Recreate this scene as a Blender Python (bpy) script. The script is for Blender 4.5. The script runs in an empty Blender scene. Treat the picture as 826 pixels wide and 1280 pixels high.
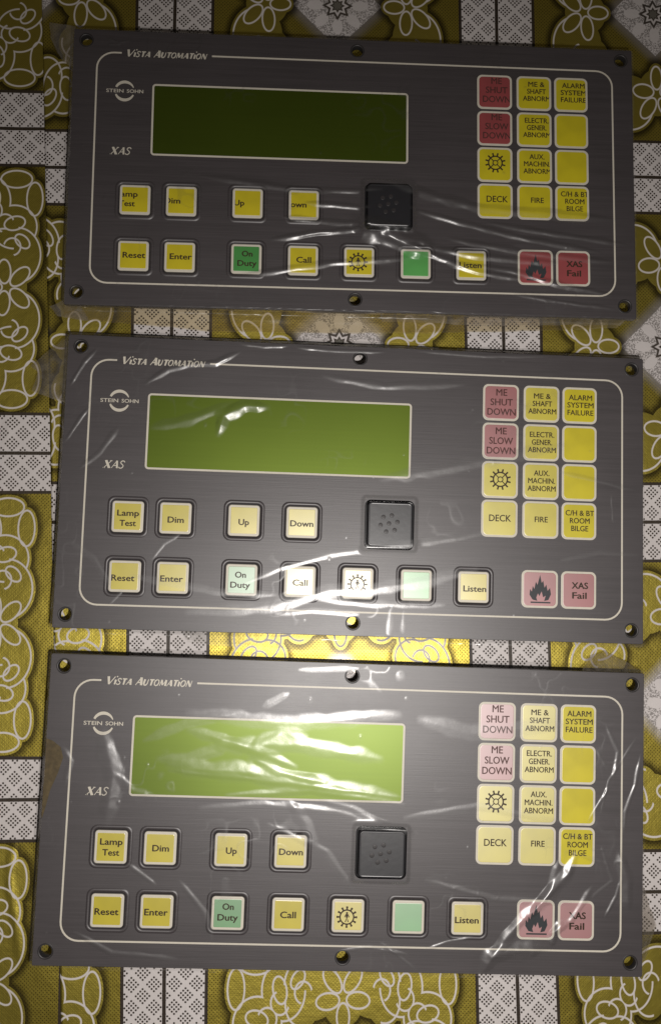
import bpy, bmesh, math, random
import numpy as np
from mathutils import Vector, Matrix

random.seed(7)
MM = 0.001
SC = bpy.context.scene
COL = SC.collection

# ------------------------------------------------------------------ camera, light, exposure
CAM_H = 449.15
cd = bpy.data.cameras.new('camera')
cam = bpy.data.objects.new('camera', cd)
COL.objects.link(cam)
cam.location = (0, 0, CAM_H * MM)
cam.rotation_euler = (Matrix.Rotation(math.radians(5.0866), 3, 'X') @ Matrix.Rotation(math.radians(-2.7924), 3, 'Y')).to_euler()
cd.sensor_fit = 'VERTICAL'
cd.sensor_height = 24.0
cd.lens = 24.0 * 1150.0 / 1280.0
cd.clip_start = 0.01
cd.clip_end = 20
SC.camera = cam

w = bpy.data.worlds.new('World')
SC.world = w
w.use_nodes = True
w.node_tree.nodes['Background'].inputs[0].default_value = (1.0, 0.86, 0.72, 1)
w.node_tree.nodes['Background'].inputs[1].default_value = 0.035

fl = bpy.data.lights.new('phone_flash', 'SPOT')
fl.spot_size = math.radians(126)
fl.spot_blend = 1.0
fl.energy = 6.6
fl.color = (1.0, 0.95, 0.905)
fl.shadow_soft_size = 0.006
flo = bpy.data.objects.new('phone_flash', fl)
flo.location = (0.052, -0.062, 0.447)
flo.rotation_euler = (Vector((0.05, -0.10, 0)) - flo.location).to_track_quat('-Z', 'Y').to_euler()
COL.objects.link(flo)

SC.view_settings.view_transform = 'Standard'
SC.view_settings.look = 'None'
SC.view_settings.exposure = 0.0
SC.view_settings.gamma = 1.0
SC.cycles.max_bounces = 8
SC.cycles.transparent_max_bounces = 24
SC.cycles.sample_clamp_indirect = 4
SC.cycles.caustics_reflective = False
SC.cycles.caustics_refractive = False

CLOTH_Z = -14.0                      # mm, panel face is z = 0
K = (CAM_H - CLOTH_Z) / CAM_H        # size of the print

# ------------------------------------------------------------------ node helpers
class E:
    """a value in a node tree with arithmetic"""
    def __init__(s, nt, v): s.nt, s.v = nt, v
    def _m(s, op, *a):
        n = s.nt.nodes.new('ShaderNodeMath'); n.operation = op
        for i, x in enumerate((s,) + a):
            x = x.v if isinstance(x, E) else x
            if isinstance(x, (int, float)): n.inputs[i].default_value = x
            else: s.nt.links.new(x, n.inputs[i])
        return E(s.nt, n.outputs[0])
    def __add__(s, o): return s._m('ADD', o)
    def __sub__(s, o): return s._m('SUBTRACT', o)
    def __mul__(s, o): return s._m('MULTIPLY', o)
    def __truediv__(s, o): return s._m('DIVIDE', o)
    __radd__ = __add__
    __rmul__ = __mul__
    def __rsub__(s, o): return E(s.nt, o)._m('SUBTRACT', s)
    def abs(s): return s._m('ABSOLUTE')
    def sqrt(s): return s._m('SQRT')
    def mod(s, p): return s._m('FLOORED_MODULO', p)
    def min(s, o): return s._m('MINIMUM', o)
    def max(s, o): return s._m('MAXIMUM', o)
    def gt(s, o): return s._m('GREATER_THAN', o)
    def lt(s, o): return s._m('LESS_THAN', o)
    def step(s, a, b):               # smooth 0..1 between a and b (a may exceed b)
        n = s.nt.nodes.new('ShaderNodeMapRange'); n.interpolation_type = 'SMOOTHSTEP'
        flip = a > b
        if flip: a, b = b, a
        s.nt.links.new(s.v, n.inputs[0])
        n.inputs[1].default_value, n.inputs[2].default_value = a, b
        n.inputs[3].default_value, n.inputs[4].default_value = (1, 0) if flip else (0, 1)
        return E(s.nt, n.outputs[0])

def new_mat(name):
    m = bpy.data.materials.new(name); m.use_nodes = True
    nt = m.node_tree
    return m, nt, nt.nodes['Principled BSDF']

def L(nt, a, b): nt.links.new(a.v if isinstance(a, E) else a, b)

def mixc(nt, f, a, b):
    n = nt.nodes.new('ShaderNodeMix'); n.data_type = 'RGBA'
    for sock, x in ((n.inputs[0], f), (n.inputs[6], a), (n.inputs[7], b)):
        if isinstance(x, E): x = x.v
        if isinstance(x, tuple): sock.default_value = (*x, 1)
        elif isinstance(x, (int, float)): sock.default_value = x
        else: nt.links.new(x, sock)
    return n.outputs[2]

def noise(nt, scale, detail=3, vec=None, rough=0.5, stretch=None):
    n = nt.nodes.new('ShaderNodeTexNoise')
    n.inputs['Scale'].default_value = scale; n.inputs['Detail'].default_value = detail
    n.inputs['Roughness'].default_value = rough
    if vec is None:
        tc = nt.nodes.new('ShaderNodeTexCoord'); vec = tc.outputs['Object']
    if stretch:
        mp = nt.nodes.new('ShaderNodeMapping'); mp.inputs['Scale'].default_value = stretch
        nt.links.new(vec, mp.inputs[0]); vec = mp.outputs[0]
    nt.links.new(vec, n.inputs['Vector'])
    return E(nt, n.outputs['Fac'])

def bump(nt, h, strength, dist, bsdf, sock='Normal'):
    b = nt.nodes.new('ShaderNodeBump'); b.inputs['Strength'].default_value = strength
    b.inputs['Distance'].default_value = dist
    L(nt, h, b.inputs['Height']); nt.links.new(b.outputs[0], bsdf.inputs[sock])
    return b.outputs[0]

def plain(name, col, rough=0.4, metal=0.0, spec=0.5, coat=0.0, coat_rough=0.3, grain=0.08, gscale=900, bmp=0.0):
    m, nt, b = new_mat(name)
    n = noise(nt, gscale, 3)
    n2 = noise(nt, gscale * 0.07, 4)
    f = (n * 0.5 + n2 * 0.5)
    lo = tuple(c * (1 - grain) for c in col); hi = tuple(min(1, c * (1 + grain)) for c in col)
    nt.links.new(mixc(nt, f.step(0.3, 0.7), lo, hi), b.inputs['Base Color'])
    b.inputs['Roughness'].default_value = rough; b.inputs['Metallic'].default_value = metal
    b.inputs['Specular IOR Level'].default_value = spec
    b.inputs['Coat Weight'].default_value = coat; b.inputs['Coat Roughness'].default_value = coat_rough
    if bmp: bump(nt, f, bmp, 0.0003, b)
    return m

# ------------------------------------------------------------------ materials
def mat_faceplate():
    m, nt, b = new_mat('brushed_grey_membrane')
    br = noise(nt, 1.0, 5, stretch=(25, 2200, 25), rough=0.75)
    br2 = noise(nt, 1.0, 4, stretch=(9, 420, 9), rough=0.6)
    blot = noise(nt, 22, 4)
    f = br * 0.62 + br2 * 0.26 + blot * 0.12
    nt.links.new(mixc(nt, f.step(0.36, 0.64), (0.051, 0.0435, 0.046), (0.078, 0.067, 0.071)), b.inputs['Base Color'])
    L(nt, blot * 0.10 + 0.40, b.inputs['Roughness'])
    b.inputs['Specular IOR Level'].default_value = 1.0
    b.inputs['Coat Weight'].default_value = 0.25; b.inputs['Coat Roughness'].default_value = 0.5
    bump(nt, f, 0.4, 0.00014, b)
    return m

def mat_pane(name, col, rough=0.43, cr=0.40, cior=1.95):
    m, nt, b = new_mat(name)
    n = noise(nt, 60, 3); n2 = noise(nt, 1500, 2)
    lo = tuple(c * 0.9 for c in col); hi = tuple(min(1, c * 1.08) for c in col)
    nt.links.new(mixc(nt, n.step(0.3, 0.7), lo, hi), b.inputs['Base Color'])
    b.inputs['Roughness'].default_value = rough
    b.inputs['Specular IOR Level'].default_value = 1.0
    b.inputs['Coat Weight'].default_value = 1.0; b.inputs['Coat Roughness'].default_value = cr; b.inputs['Coat IOR'].default_value = cior
    bump(nt, n2, 0.12, 0.0001, b)
    return m

def mat_lcd(name='display_reflector', k=1.1, cior=1.5):
    m, nt, b = new_mat(name)
    n = noise(nt, 18, 3); st = noise(nt, 1.0, 3, stretch=(6, 700, 6))
    nt.links.new(mixc(nt, (n * 0.7 + st * 0.3).step(0.3, 0.7), (0.115 * k, 0.170 * k, 0.010), (0.130 * k, 0.190 * k, 0.012)), b.inputs['Base Color'])
    b.inputs['Roughness'].default_value = 0.50
    b.inputs['Metallic'].default_value = 0.95
    b.inputs['Specular IOR Level'].default_value = 0.5
    b.inputs['Coat Weight'].default_value = 1.0; b.inputs['Coat Roughness'].default_value = 0.42; b.inputs['Coat IOR'].default_value = cior
    return m

def mat_film(name, haze=0.0, rough=0.2, tint=(1, 1, 1), hazecol=(0.5, 0.45, 0.38), clings=False):
    m = bpy.data.materials.new(name); m.use_nodes = True
    nt = m.node_tree; nt.nodes.clear()
    out = nt.nodes.new('ShaderNodeOutputMaterial')
    tr = nt.nodes.new('ShaderNodeBsdfTransparent'); tr.inputs[0].default_value = (*tint, 1)
    gl = nt.nodes.new('ShaderNodeBsdfAnisotropic'); gl.inputs['Roughness'].default_value = rough
    gl.inputs[0].default_value = (1, 1, 1, 1)
    n = noise(nt, 260, 4)
    n2 = noise(nt, 1300, 3)
    bp = nt.nodes.new('ShaderNodeBump'); bp.inputs['Strength'].default_value = 0.15; bp.inputs['Distance'].default_value = 0.0004
    L(nt, n * 0.8 + n2 * 0.2, bp.inputs['Height']); nt.links.new(bp.outputs[0], gl.inputs['Normal'])
    g2 = nt.nodes.new('ShaderNodeBsdfAnisotropic'); g2.inputs['Roughness'].default_value = min(0.55, rough + 0.24)
    nt.links.new(bp.outputs[0], g2.inputs['Normal'])
    gm = nt.nodes.new('ShaderNodeMixShader'); gm.inputs[0].default_value = 0.4
    nt.links.new(gl.outputs[0], gm.inputs[1]); nt.links.new(g2.outputs[0], gm.inputs[2])
    fr = nt.nodes.new('ShaderNodeFresnel'); fr.inputs[0].default_value = 1.5
    base = tr.outputs[0]
    if haze:
        df = nt.nodes.new('ShaderNodeBsdfDiffuse'); df.inputs[0].default_value = (*hazecol, 1)
        mx0 = nt.nodes.new('ShaderNodeMixShader')
        L(nt, n.step(0.3, 0.75) * haze + haze * 0.5, mx0.inputs[0])
        nt.links.new(tr.outputs[0], mx0.inputs[1]); nt.links.new(df.outputs[0], mx0.inputs[2]); base = mx0.outputs[0]
    mx = nt.nodes.new('ShaderNodeMixShader')
    fac = (E(nt, fr.outputs[0]) * 2.0).min(0.24)
    if clings:      # pressed flat against the plate the film hardly reflects on its own
        an = nt.nodes.new('ShaderNodeAttribute'); an.attribute_name = 'lift'
        fac = fac * E(nt, an.outputs['Fac'])
    L(nt, fac, mx.inputs[0])
    nt.links.new(base, mx.inputs[1]); nt.links.new(gm.outputs[0], mx.inputs[2])
    nt.links.new(mx.outputs[0], out.inputs[0])
    return m

def mat_cloth(name, rot90, xc, yc):
    """printed foil tablecloth: lattice bands, scroll wreath and star, laid out in millimetres of the print"""
    m, nt, b = new_mat(name)
    tc = nt.nodes.new('ShaderNodeTexCoord')
    # fabric waviness so that no printed line is ruler straight
    wob = nt.nodes.new('ShaderNodeTexNoise'); wob.inputs['Scale'].default_value = 14; wob.inputs['Detail'].default_value = 1
    nt.links.new(tc.outputs['Object'], wob.inputs['Vector'])
    sw = nt.nodes.new('ShaderNodeSeparateXYZ'); nt.links.new(wob.outputs['Color'], sw.inputs[0])
    sp = nt.nodes.new('ShaderNodeSeparateXYZ'); nt.links.new(tc.outputs['Object'], sp.inputs[0])
    X = E(nt, sp.outputs[0]) * (1000.0 / K) + (E(nt, sw.outputs[0]) - 0.5) * 1.6
    Y = E(nt, sp.outputs[1]) * (1000.0 / K) + (E(nt, sw.outputs[1]) - 0.5) * 1.6
    if rot90: X, Y = Y, X
    PX, PY = 165.95, 178.25
    if rot90: PX = 164.8
    x = (X - xc + PX / 2).mod(PX) - PX / 2
    y = (Y - yc + PY / 2).mod(PY) - PY / 2
    ax, ay = x.abs(), y.abs()
    bx, by = PX / 2 - ax, PY / 2 - ay            # distance to the middle of a band
    # --- wreath in folded space
    u0, v0 = (ax / 47.0, ay / 41.5) if rot90 else (ax / 42.0, ay / 50.0)
    u, v = u0.max(v0), u0.min(v0)
    mm = 46.0
    def ell(cx, cy, a, c, ang=0.0, inner=False):
        ca, sa = math.cos(math.radians(ang)), math.sin(math.radians(ang))
        dx, dy = u - cx, v - cy
        px, py = (dx * ca + dy * sa) / a, (dy * ca - dx * sa) / c
        k = (px * px + py * py).sqrt()
        qx, qy = px / a, py / c
        g = (qx * qx + qy * qy).sqrt() + 1e-4
        return k * (k - 1.0) / g * mm              # signed distance, mm
    petals = [ell(0.70, 0.0, .125, .07, 0), ell(0.845, 0.17, .13, .075, 72 + 22), ell(1.03, 0.115, .135, .075, 40)]
    o1, o2 = ell(1.05, .50, .10, .062, -38), ell(.955, .70, .125, .075, 12)
    big = ell(.99, .35, .28, .30)
    vol = ell(.95, .66, .27, .24)
    tall = ell(1.19, .97, .095, .185)
    c1, c2 = ell(.93, .44, .10, .095), ell(.84, .70, .105, .10)
    c3 = ell(.83, .47, .20, .17)
    W = 0.45
    def line(d, wd=W): return d.abs().step(wd + 0.22, wd - 0.22)
    li = line(petals[0])
    for d in petals[1:] + [o1, o2, tall]: li = li.max(line(d))
    outside_pet = petals[2].min(petals[1]).gt(0)
    li = li.max(line(big) * u.gt(1.0) * outside_pet)
    li = li.max(line(vol) * big.gt(0.0).max(u.lt(0.95)) )
    li = li.max(line(c1) * (u + v).gt(1.30) * outside_pet)
    li = li.max(line(c2) * (u - v).lt(0.2))
    li = li.max(line(c3) * u.lt(.86) * v.gt(.42))
    fill = petals[0].min(petals[1]).min(petals[2]).min(big).min(vol).min(tall).min(c2).min(c3)
    core = ell(.86, .0, .22, .2); corner = ell(1.0, 1.0, .22, .22)
    fill = fill.min(core).min(corner)
    wreath = (fill - 1.6).lt(0)
    shadow = (fill - 1.6).step(4.6, 0.3)
    # --- star
    r = (x * x + y * y).sqrt()
    at = x._m('ARCTAN2', y)
    seg = (at + math.pi / 8).mod(math.pi / 4) - math.pi / 8
    sx, sy = seg._m('COSINE') * r, (seg._m('SINE') * r).abs()
    sd = sx * 0.5 + sy * 0.9                       # eight pointed star edge
    star_line = (sd - 3.5).abs().step(0.75, 0.35)
    star2 = (sd - 1.7).abs().step(0.45, 0.15)
    blob = (((sx - 11.5) * (sx - 11.5)) / 18.0 + (sy * sy) / 7.0).lt(1.0)
    diam = ax + ay
    stip = noise(nt, 1600, 1, vec=tc.outputs['Object'])
    # --- dots
    def dots(px, py, pitch, rad, soft=0.12):
        ux, uy = (px / pitch), (py / pitch)
        p, q = (ux + uy), (ux - uy)
        fx, fy = p.mod(1.0) - 0.5, q.mod(1.0) - 0.5
        return (fx * fx + fy * fy).sqrt().step(rad + soft, rad - soft)
    gdots = dots(x, y, 1.75, 0.23)
    fdots = dots(x, y, 1.15, 0.25)
    # --- lattice bands
    def lattice(d, al):                            # d distance from the pair's middle line, al along
        dd = d - 9.75
        p = ((dd + al) / 10.3 + 0.5).mod(1.0) - 0.5
        q = ((dd - al) / 10.3 + 0.5).mod(1.0) - 0.5
        diag = p.abs().min(q.abs())
        dk = dots(dd + 1.03, al, 2.06, 0.33, 0.1) * diag.step(0.07, 0.10)
        return dk
    inx, iny = bx.lt(18.6), by.lt(18.6)
    lat = mixc(nt, iny, lattice(bx, y).v, lattice(by, x).v)
    latv = nt.nodes.new('ShaderNodeRGBToBW'); nt.links.new(lat, latv.inputs[0])
    dline = lambda d: (d.lt(0.85)).max((d - 19.2).abs().lt(0.75))
    band = inx.max(iny)
    black = (dline(bx) * by.gt(18.6)).max(dline(by))
    # colours
    GOLD, GOLD2, INK, WHT = (0.62, 0.50, 0.085), (0.70, 0.575, 0.10), (0.030, 0.020, 0.014), (0.80, 0.75, 0.735)
    c = mixc(nt, gdots * 0.75, GOLD, INK)
    stip_ink = E(nt, stip.v).step(0.47, 0.53)  # ink flecks of the printed stipple
    in_d = diam.lt(23.0)
    wd = (diam.step(32.0, 23.0) * dots(x, y, 1.75, 0.62, 0.1))
    c = mixc(nt, wd * 0.85, c, WHT)
    stipc = mixc(nt, stip_ink * 0.6, WHT, INK)
    c = mixc(nt, in_d, c, stipc)
    c = mixc(nt, blob, c, WHT)
    c = mixc(nt, sd.lt(3.5), c, WHT)
    c = mixc(nt, (sd.lt(1.7)), c, (0.16, 0.15, 0.13))
    c = mixc(nt, star_line.max(star2) * 0.95, c, INK)
    c = mixc(nt, shadow * 0.82, c, INK)
    wf = mixc(nt, (fdots * 0.30), GOLD2, INK)
    c = mixc(nt, wreath, c, wf)
    c = mixc(nt, li, c, WHT)
    bandc = mixc(nt, latv.outputs[0], WHT, INK)
    c = mixc(nt, band, c, bandc)
    c = mixc(nt, black, c, INK)
    # gentle wear
    wear = noise(nt, 9, 5, vec=tc.outputs['Object'])
    c = mixc(nt, wear.step(0.25, 0.8) * 0.22, c, (0.12, 0.09, 0.04))
    nt.links.new(c, b.inputs['Base Color'])
    white = li.max(band).max(in_d * (wreath * -1.0 + 1.0)).max(black)
    L(nt, (1.0 - white) * 0.93, b.inputs['Metallic'])
    L(nt, white * 0.07 + 0.445, b.inputs['Roughness'])
    b.inputs['Specular IOR Level'].default_value = 0.5
    crk = noise(nt, 30, 5, vec=tc.outputs['Object'], rough=0.65)
    fine = noise(nt, 2200, 2, vec=tc.outputs['Object'])
    emb = noise(nt, 260, 3, vec=tc.outputs['Object'])
    bump(nt, crk * 1.2 + fine * 0.03 + emb * 0.08 + fill.step(3.0, 0.0) * 0.10 - gdots * 0.03, 0.5, 0.0012, b)
    return m

M_PLATE = mat_faceplate()
M_PLATE_EDGE = plain('plate_edge', (0.03, 0.028, 0.028), 0.45)
M_CREAM = plain('cream_print', (0.76, 0.71, 0.60), 0.42, grain=0.05)
M_YEL = mat_pane('yellow_window', (0.74, 0.63, 0.006), 0.43, 0.42, 2.3)
M_YELM = mat_pane('yellow_window_film_glare', (0.74, 0.63, 0.006), 0.5, 0.50, 3.2)  # same base colour; stronger coat puts the film's flash glare into the material
M_KEYM = mat_pane('yellow_key_film_glare', (0.72, 0.60, 0.007), 0.5, 0.50, 3.0)
M_GRNS = mat_pane('soft_green_key_film_glare', (0.065, 0.34, 0.065), 0.45, 0.46, 2.9)
M_GRNM = mat_pane('green_key_film_glare', (0.11, 0.46, 0.10), 0.5, 0.50, 3.4)
M_KEYC = mat_pane('yellow_key_clear', (0.72, 0.60, 0.007), 0.42, 0.36, 1.5)
M_YEL3 = mat_pane('yellow_window_low_glare', (0.74, 0.63, 0.006), 0.40, 0.36, 1.6)  # same window, weaker coat so glare washes it less
M_YEL2 = mat_pane('yellow_key', (0.72, 0.60, 0.007), 0.4, 0.34, 2.4)
M_RED = mat_pane('red_window', (0.38, 0.060, 0.065), 0.5, 0.48, 2.5)
M_REDM = mat_pane('red_window_film_glare', (0.38, 0.060, 0.065), 0.5, 0.52, 3.6)
M_REDC = mat_pane('red_window_clear', (0.38, 0.060, 0.065), 0.45, 0.42, 1.6)
M_GRN = mat_pane('green_key', (0.065, 0.34, 0.065), 0.4, 0.36, 1.7)
M_GRN2 = mat_pane('bright_green_key', (0.11, 0.46, 0.10), 0.4, 0.40, 2.2)
M_GRNC = mat_pane('bright_green_key_clear', (0.11, 0.46, 0.10), 0.42, 0.38, 1.5)
M_INK = plain('legend_ink', (0.055, 0.035, 0.022), 0.40, grain=0.1)
M_RINK = plain('legend_ink_on_red', (0.11, 0.045, 0.04), 0.42, grain=0.1)
M_SINK = plain('symbol_ink', (0.05, 0.055, 0.06), 0.40)
M_LCD = mat_lcd()
M_LCD1 = mat_lcd('display_reflector_low_glare', 1.1, 1.35)  # same base colour, coat lowered for less glare on the top display
M_LCD2 = mat_lcd('display_reflector_clear', 1.1, 1.4)
M_SMOKE = plain('smoked_plastic', (0.016, 0.016, 0.020), 0.40, spec=0.8, coat=0.5, coat_rough=0.28, gscale=300, bmp=0.2)
M_SMOKE2 = plain('smoked_plastic_rim', (0.012, 0.012, 0.014), 0.25, spec=0.7)
M_DOT = plain('grille_dot', (0.04, 0.036, 0.037), 0.42)
M_WELL = plain('black_well', (0.040, 0.036, 0.038), 0.5)
M_METAL = plain('dull_steel', (0.22, 0.19, 0.16), 0.42, metal=0.8, bmp=0.2)
M_CASE = plain('casing_steel', (0.18, 0.17, 0.16), 0.5, metal=0.6)
M_TAPE = plain('brown_tape', (0.115, 0.082, 0.035), 0.55, grain=0.35, gscale=420, bmp=0.4)
M_FILM = mat_film('clear_film', 0.0, 0.27, clings=True)
M_FOLD = mat_film('folded_film', 0.05, 0.34, tint=(0.98, 0.92, 0.76), hazecol=(0.5, 0.38, 0.2))  # amber tint imitates light bounced off the gold cloth onto clear film
M_SHEEN = mat_film('glare_haze_film', 0.14, 0.36)  # pale haze colour stands in for white flash glare over the gap
M_FLAP = mat_film('film_flap', 0.2, 0.26, tint=(0.93, 0.90, 0.86))

# ------------------------------------------------------------------ mesh helpers
def obj(name, bm_or_me, mat=None, parent=None, smooth=False, loc=None, kind=None):
    if isinstance(bm_or_me, bmesh.types.BMesh):
        me = bpy.data.meshes.new(name); bm_or_me.to_mesh(me); bm_or_me.free()
    else: me = bm_or_me
    if mat is not None:
        for mt in (mat if isinstance(mat, (list, tuple)) else [mat]): me.materials.append(mt)
    if smooth: me.polygons.foreach_set('use_smooth', [True] * len(me.polygons))
    o = bpy.data.objects.new(name, me); COL.objects.link(o)
    if parent is not None: o.parent = parent
    if loc: o.location = loc
    if kind: o['kind'] = kind
    return o

def rrect(cx, cy, hx, hy, r, n=6):
    pts = []
    r = max(0.001, min(r, hx, hy))
    for qx, qy, a0 in ((1, 1, 0), (-1, 1, 90), (-1, -1, 180), (1, -1, 270)):
        for i in range(n + 1):
            a = math.radians(a0 + 90 * i / n)
            pts.append((cx + qx * (hx - r) + r * math.cos(a), cy + qy * (hy - r) + r * math.sin(a)))
    return pts

def circle(cx, cy, r, n=28):
    return [(cx + r * math.cos(2 * math.pi * i / n), cy + r * math.sin(2 * math.pi * i / n)) for i in range(n)]

def stack(rings, cap_top=True, cap_bottom=False):
    """rings: list of (points, z) in mm with equal point counts, joined bottom to top or along a profile"""
    bm = bmesh.new(); prev = None; first = None
    for pts, z in rings:
        vs = [bm.verts.new((x * MM, y * MM, z * MM)) for x, y in pts]
        if prev:
            n = len(vs)
            for i in range(n): bm.faces.new((prev[i], prev[(i + 1) % n], vs[(i + 1) % n], vs[i]))
        else: first = vs
        prev = vs
    if cap_top: bm.faces.new(prev)
    if cap_bottom: bm.faces.new(list(reversed(first)))
    bmesh.ops.recalc_face_normals(bm, faces=bm.faces)
    return bm

def slab(outer, holes, z0, z1, bevel=0.0):
    """flat plate with holes (mm)"""
    cu = bpy.data.curves.new('tmp', 'CURVE'); cu.dimensions = '2D'; cu.fill_mode = 'BOTH'
    for pts in [outer] + list(holes):
        s = cu.splines.new('POLY'); s.points.add(len(pts) - 1)
        for p, (x, y) in zip(s.points, pts): p.co = (x * MM, y * MM, 0, 1)
        s.use_cyclic_u = True
    cu.extrude = (z1 - z0) / 2 * MM - bevel * MM
    cu.bevel_depth = bevel * MM; cu.bevel_resolution = 1; cu.offset = -bevel * MM
    o = bpy.data.objects.new('tmp', cu)
    me = bpy.data.meshes.new_from_object(o)
    bpy.data.objects.remove(o); bpy.data.curves.remove(cu)
    me.transform(Matrix.Translation((0, 0, (z0 + z1) / 2 * MM)))
    me.materials.clear()
    return me

def ribbon(pts, width, z, closed=False, widths=None, th=0.06):
    """flat printed line along a polyline, mm"""
    n = len(pts); bm = bmesh.new(); Lv, Rv = [], []
    for i, (x, y) in enumerate(pts):
        a = pts[i - 1] if (i > 0 or closed) else pts[i]
        b = pts[(i + 1) % n] if (i < n - 1 or closed) else pts[i]
        tx, ty = b[0] - a[0], b[1] - a[1]; l = math.hypot(tx, ty) or 1
        nx, ny = -ty / l, tx / l; h = (widths[i] if widths else width) / 2
        Lv.append((x + nx * h, y + ny * h)); Rv.append((x - nx * h, y - ny * h))
    if closed:
        vs = [[bm.verts.new((p[0] * MM, p[1] * MM, zz * MM)) for p in ring] for ring, zz in ((Lv, z - th), (Lv, z), (Rv, z), (Rv, z - th))]
        for r in range(3):
            for i in range(n):
                j = (i + 1) % n; bm.faces.new((vs[r][i], vs[r][j], vs[r + 1][j], vs[r + 1][i]))
    else:
        vs = [[bm.verts.new((p[0] * MM, p[1] * MM, zz * MM)) for p in ring] for ring, zz in ((Lv, z - th), (Lv, z), (Rv, z), (Rv, z - th))]
        for r in range(3):
            for i in range(n - 1): bm.faces.new((vs[r][i], vs[r][i + 1], vs[r + 1][i + 1], vs[r + 1][i]))
    bmesh.ops.recalc_face_normals(bm, faces=bm.faces)
    return bm

def join(bms):
    out = bmesh.new()
    for b in bms:
        me = bpy.data.meshes.new('t'); b.to_mesh(me); out.from_mesh(me); b.free(); bpy.data.meshes.remove(me)
    return out

_tcache = {}
def text_bm(s, cap, width, cx, cy, z, bold=0.0, shear=0.0, clip=None):
    """one line of lettering, capital height cap mm, set to a given width, centred on cx; cy is the middle of the capitals"""
    key = s
    if key not in _tcache:
        cu = bpy.data.curves.new('tmp', 'FONT'); cu.body = s; cu.size = 1; cu.resolution_u = 3
        cu.fill_mode = 'FRONT'; cu.extrude = 0.01
        o = bpy.data.objects.new('tmp', cu); me = bpy.data.meshes.new_from_object(o)
        bpy.data.objects.remove(o); bpy.data.curves.remove(cu); me.materials.clear()
        _tcache[key] = me
    bm = bmesh.new()
    xs = [v.co.x for v in _tcache[key].vertices]; x0, x1 = min(xs), max(xs)
    sy = cap / 0.682; sx = (width - 2 * bold) / (x1 - x0)
    shifts = [(0, 0)] if not bold else [(-bold, 0), (0, bold * .6), (bold, 0), (0, -bold * .6)]
    for q, (ox, oy) in enumerate(shifts):        # heavier strokes: overprints a hair apart
        n0 = len(bm.verts); bm.from_mesh(_tcache[key]); bm.verts.ensure_lookup_table()
        for v in bm.verts[n0:]:
            X = (v.co.x - (x0 + x1) / 2) * sx + ox; Y = (v.co.y - 0.341) * sy + oy
            v.co = Vector(((cx + X + shear * Y) * MM, (cy + Y) * MM, (z + 0.006 * q + (0.0 if v.co.z > 0 else -0.03)) * MM))
    if clip:
        a0, b0, a1, b1 = [q * MM for q in clip]
        for co, no in (((a0, 0, 0), (-1, 0, 0)), ((a1, 0, 0), (1, 0, 0)), ((0, b0, 0), (0, -1, 0)), ((0, b1, 0), (0, 1, 0))):
            bmesh.ops.bisect_plane(bm, geom=bm.verts[:] + bm.edges[:] + bm.faces[:], plane_co=co, plane_no=no, clear_outer=True)
    return bm

def poly_bm(pts, z, th=0.05):
    me = slab(pts, [], z - th, z); bm = bmesh.new(); bm.from_mesh(me); bpy.data.meshes.remove(me); return bm

# ------------------------------------------------------------------ lettering in the flared italic of the maker
GL = {  # strokes: polyline, start width, end width, in a box 1 high
 'V': ([[(0.0, 1), (0.26, 0)], [(0.26, 0), (0.66, 1)]], [(.17, .13), (.05, .06)], .62),
 'I': ([[(0.1, 0), (0.1, .78)]], [(.14, .17)], .22),
 'S': ([[(.46, .80), (.38, .95), (.24, 1), (.10, .92), (.06, .76), (.14, .62), (.30, .48), (.40, .34), (.38, .14), (.24, .01), (.08, .03), (-.02, .18)]], [(.09, .09)], .50),
 'T': ([[(.0, .95), (.56, .95)], [(.28, .95), (.28, 0)]], [(.10, .10), (.17, .13)], .52),
 'A': ([[(0, 0), (.36, 1)], [(.36, 1), (.56, 0)], [(.15, .34), (.5, .34)]], [(.05, .06), (.17, .17), (.07, .07)], .62),
 'U': ([[(.06, 1), (.05, .3), (.18, .03), (.36, .05), (.48, .3), (.5, 1)]], [(.17, .07)], .6),
 'O': ([[(.3, 1), (.1, .85), (.02, .5), (.1, .14), (.3, 0), (.5, .14), (.58, .5), (.5, .86), (.3, 1)]], [(.1, .1)], .66),
 'M': ([[(0, 0), (.08, 1)], [(.08, 1), (.34, .12)], [(.34, .12), (.64, 1)], [(.64, 1), (.7, 0)]], [(.06, .06), (.16, .14), (.05, .06), (.17, .16)], .8),
 'N': ([[(0, 0), (.05, 1)], [(.05, 1), (.52, 0)], [(.52, 0), (.56, 1)]], [(.06, .07), (.17, .16), (.06, .06)], .66),
 'X': ([[(0.04, 1), (.56, 0)], [(0, 0), (.6, 1)], [(-.06, .97), (.2, .97)], [(.44, .97), (.68, .97)], [(-.08, .03), (.14, .03)], [(.42, .03), (.68, .03)]], [(.22, .22), (.06, .06), (.06, .06), (.06, .06), (.06, .06), (.06, .06)], .68),
}
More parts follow.
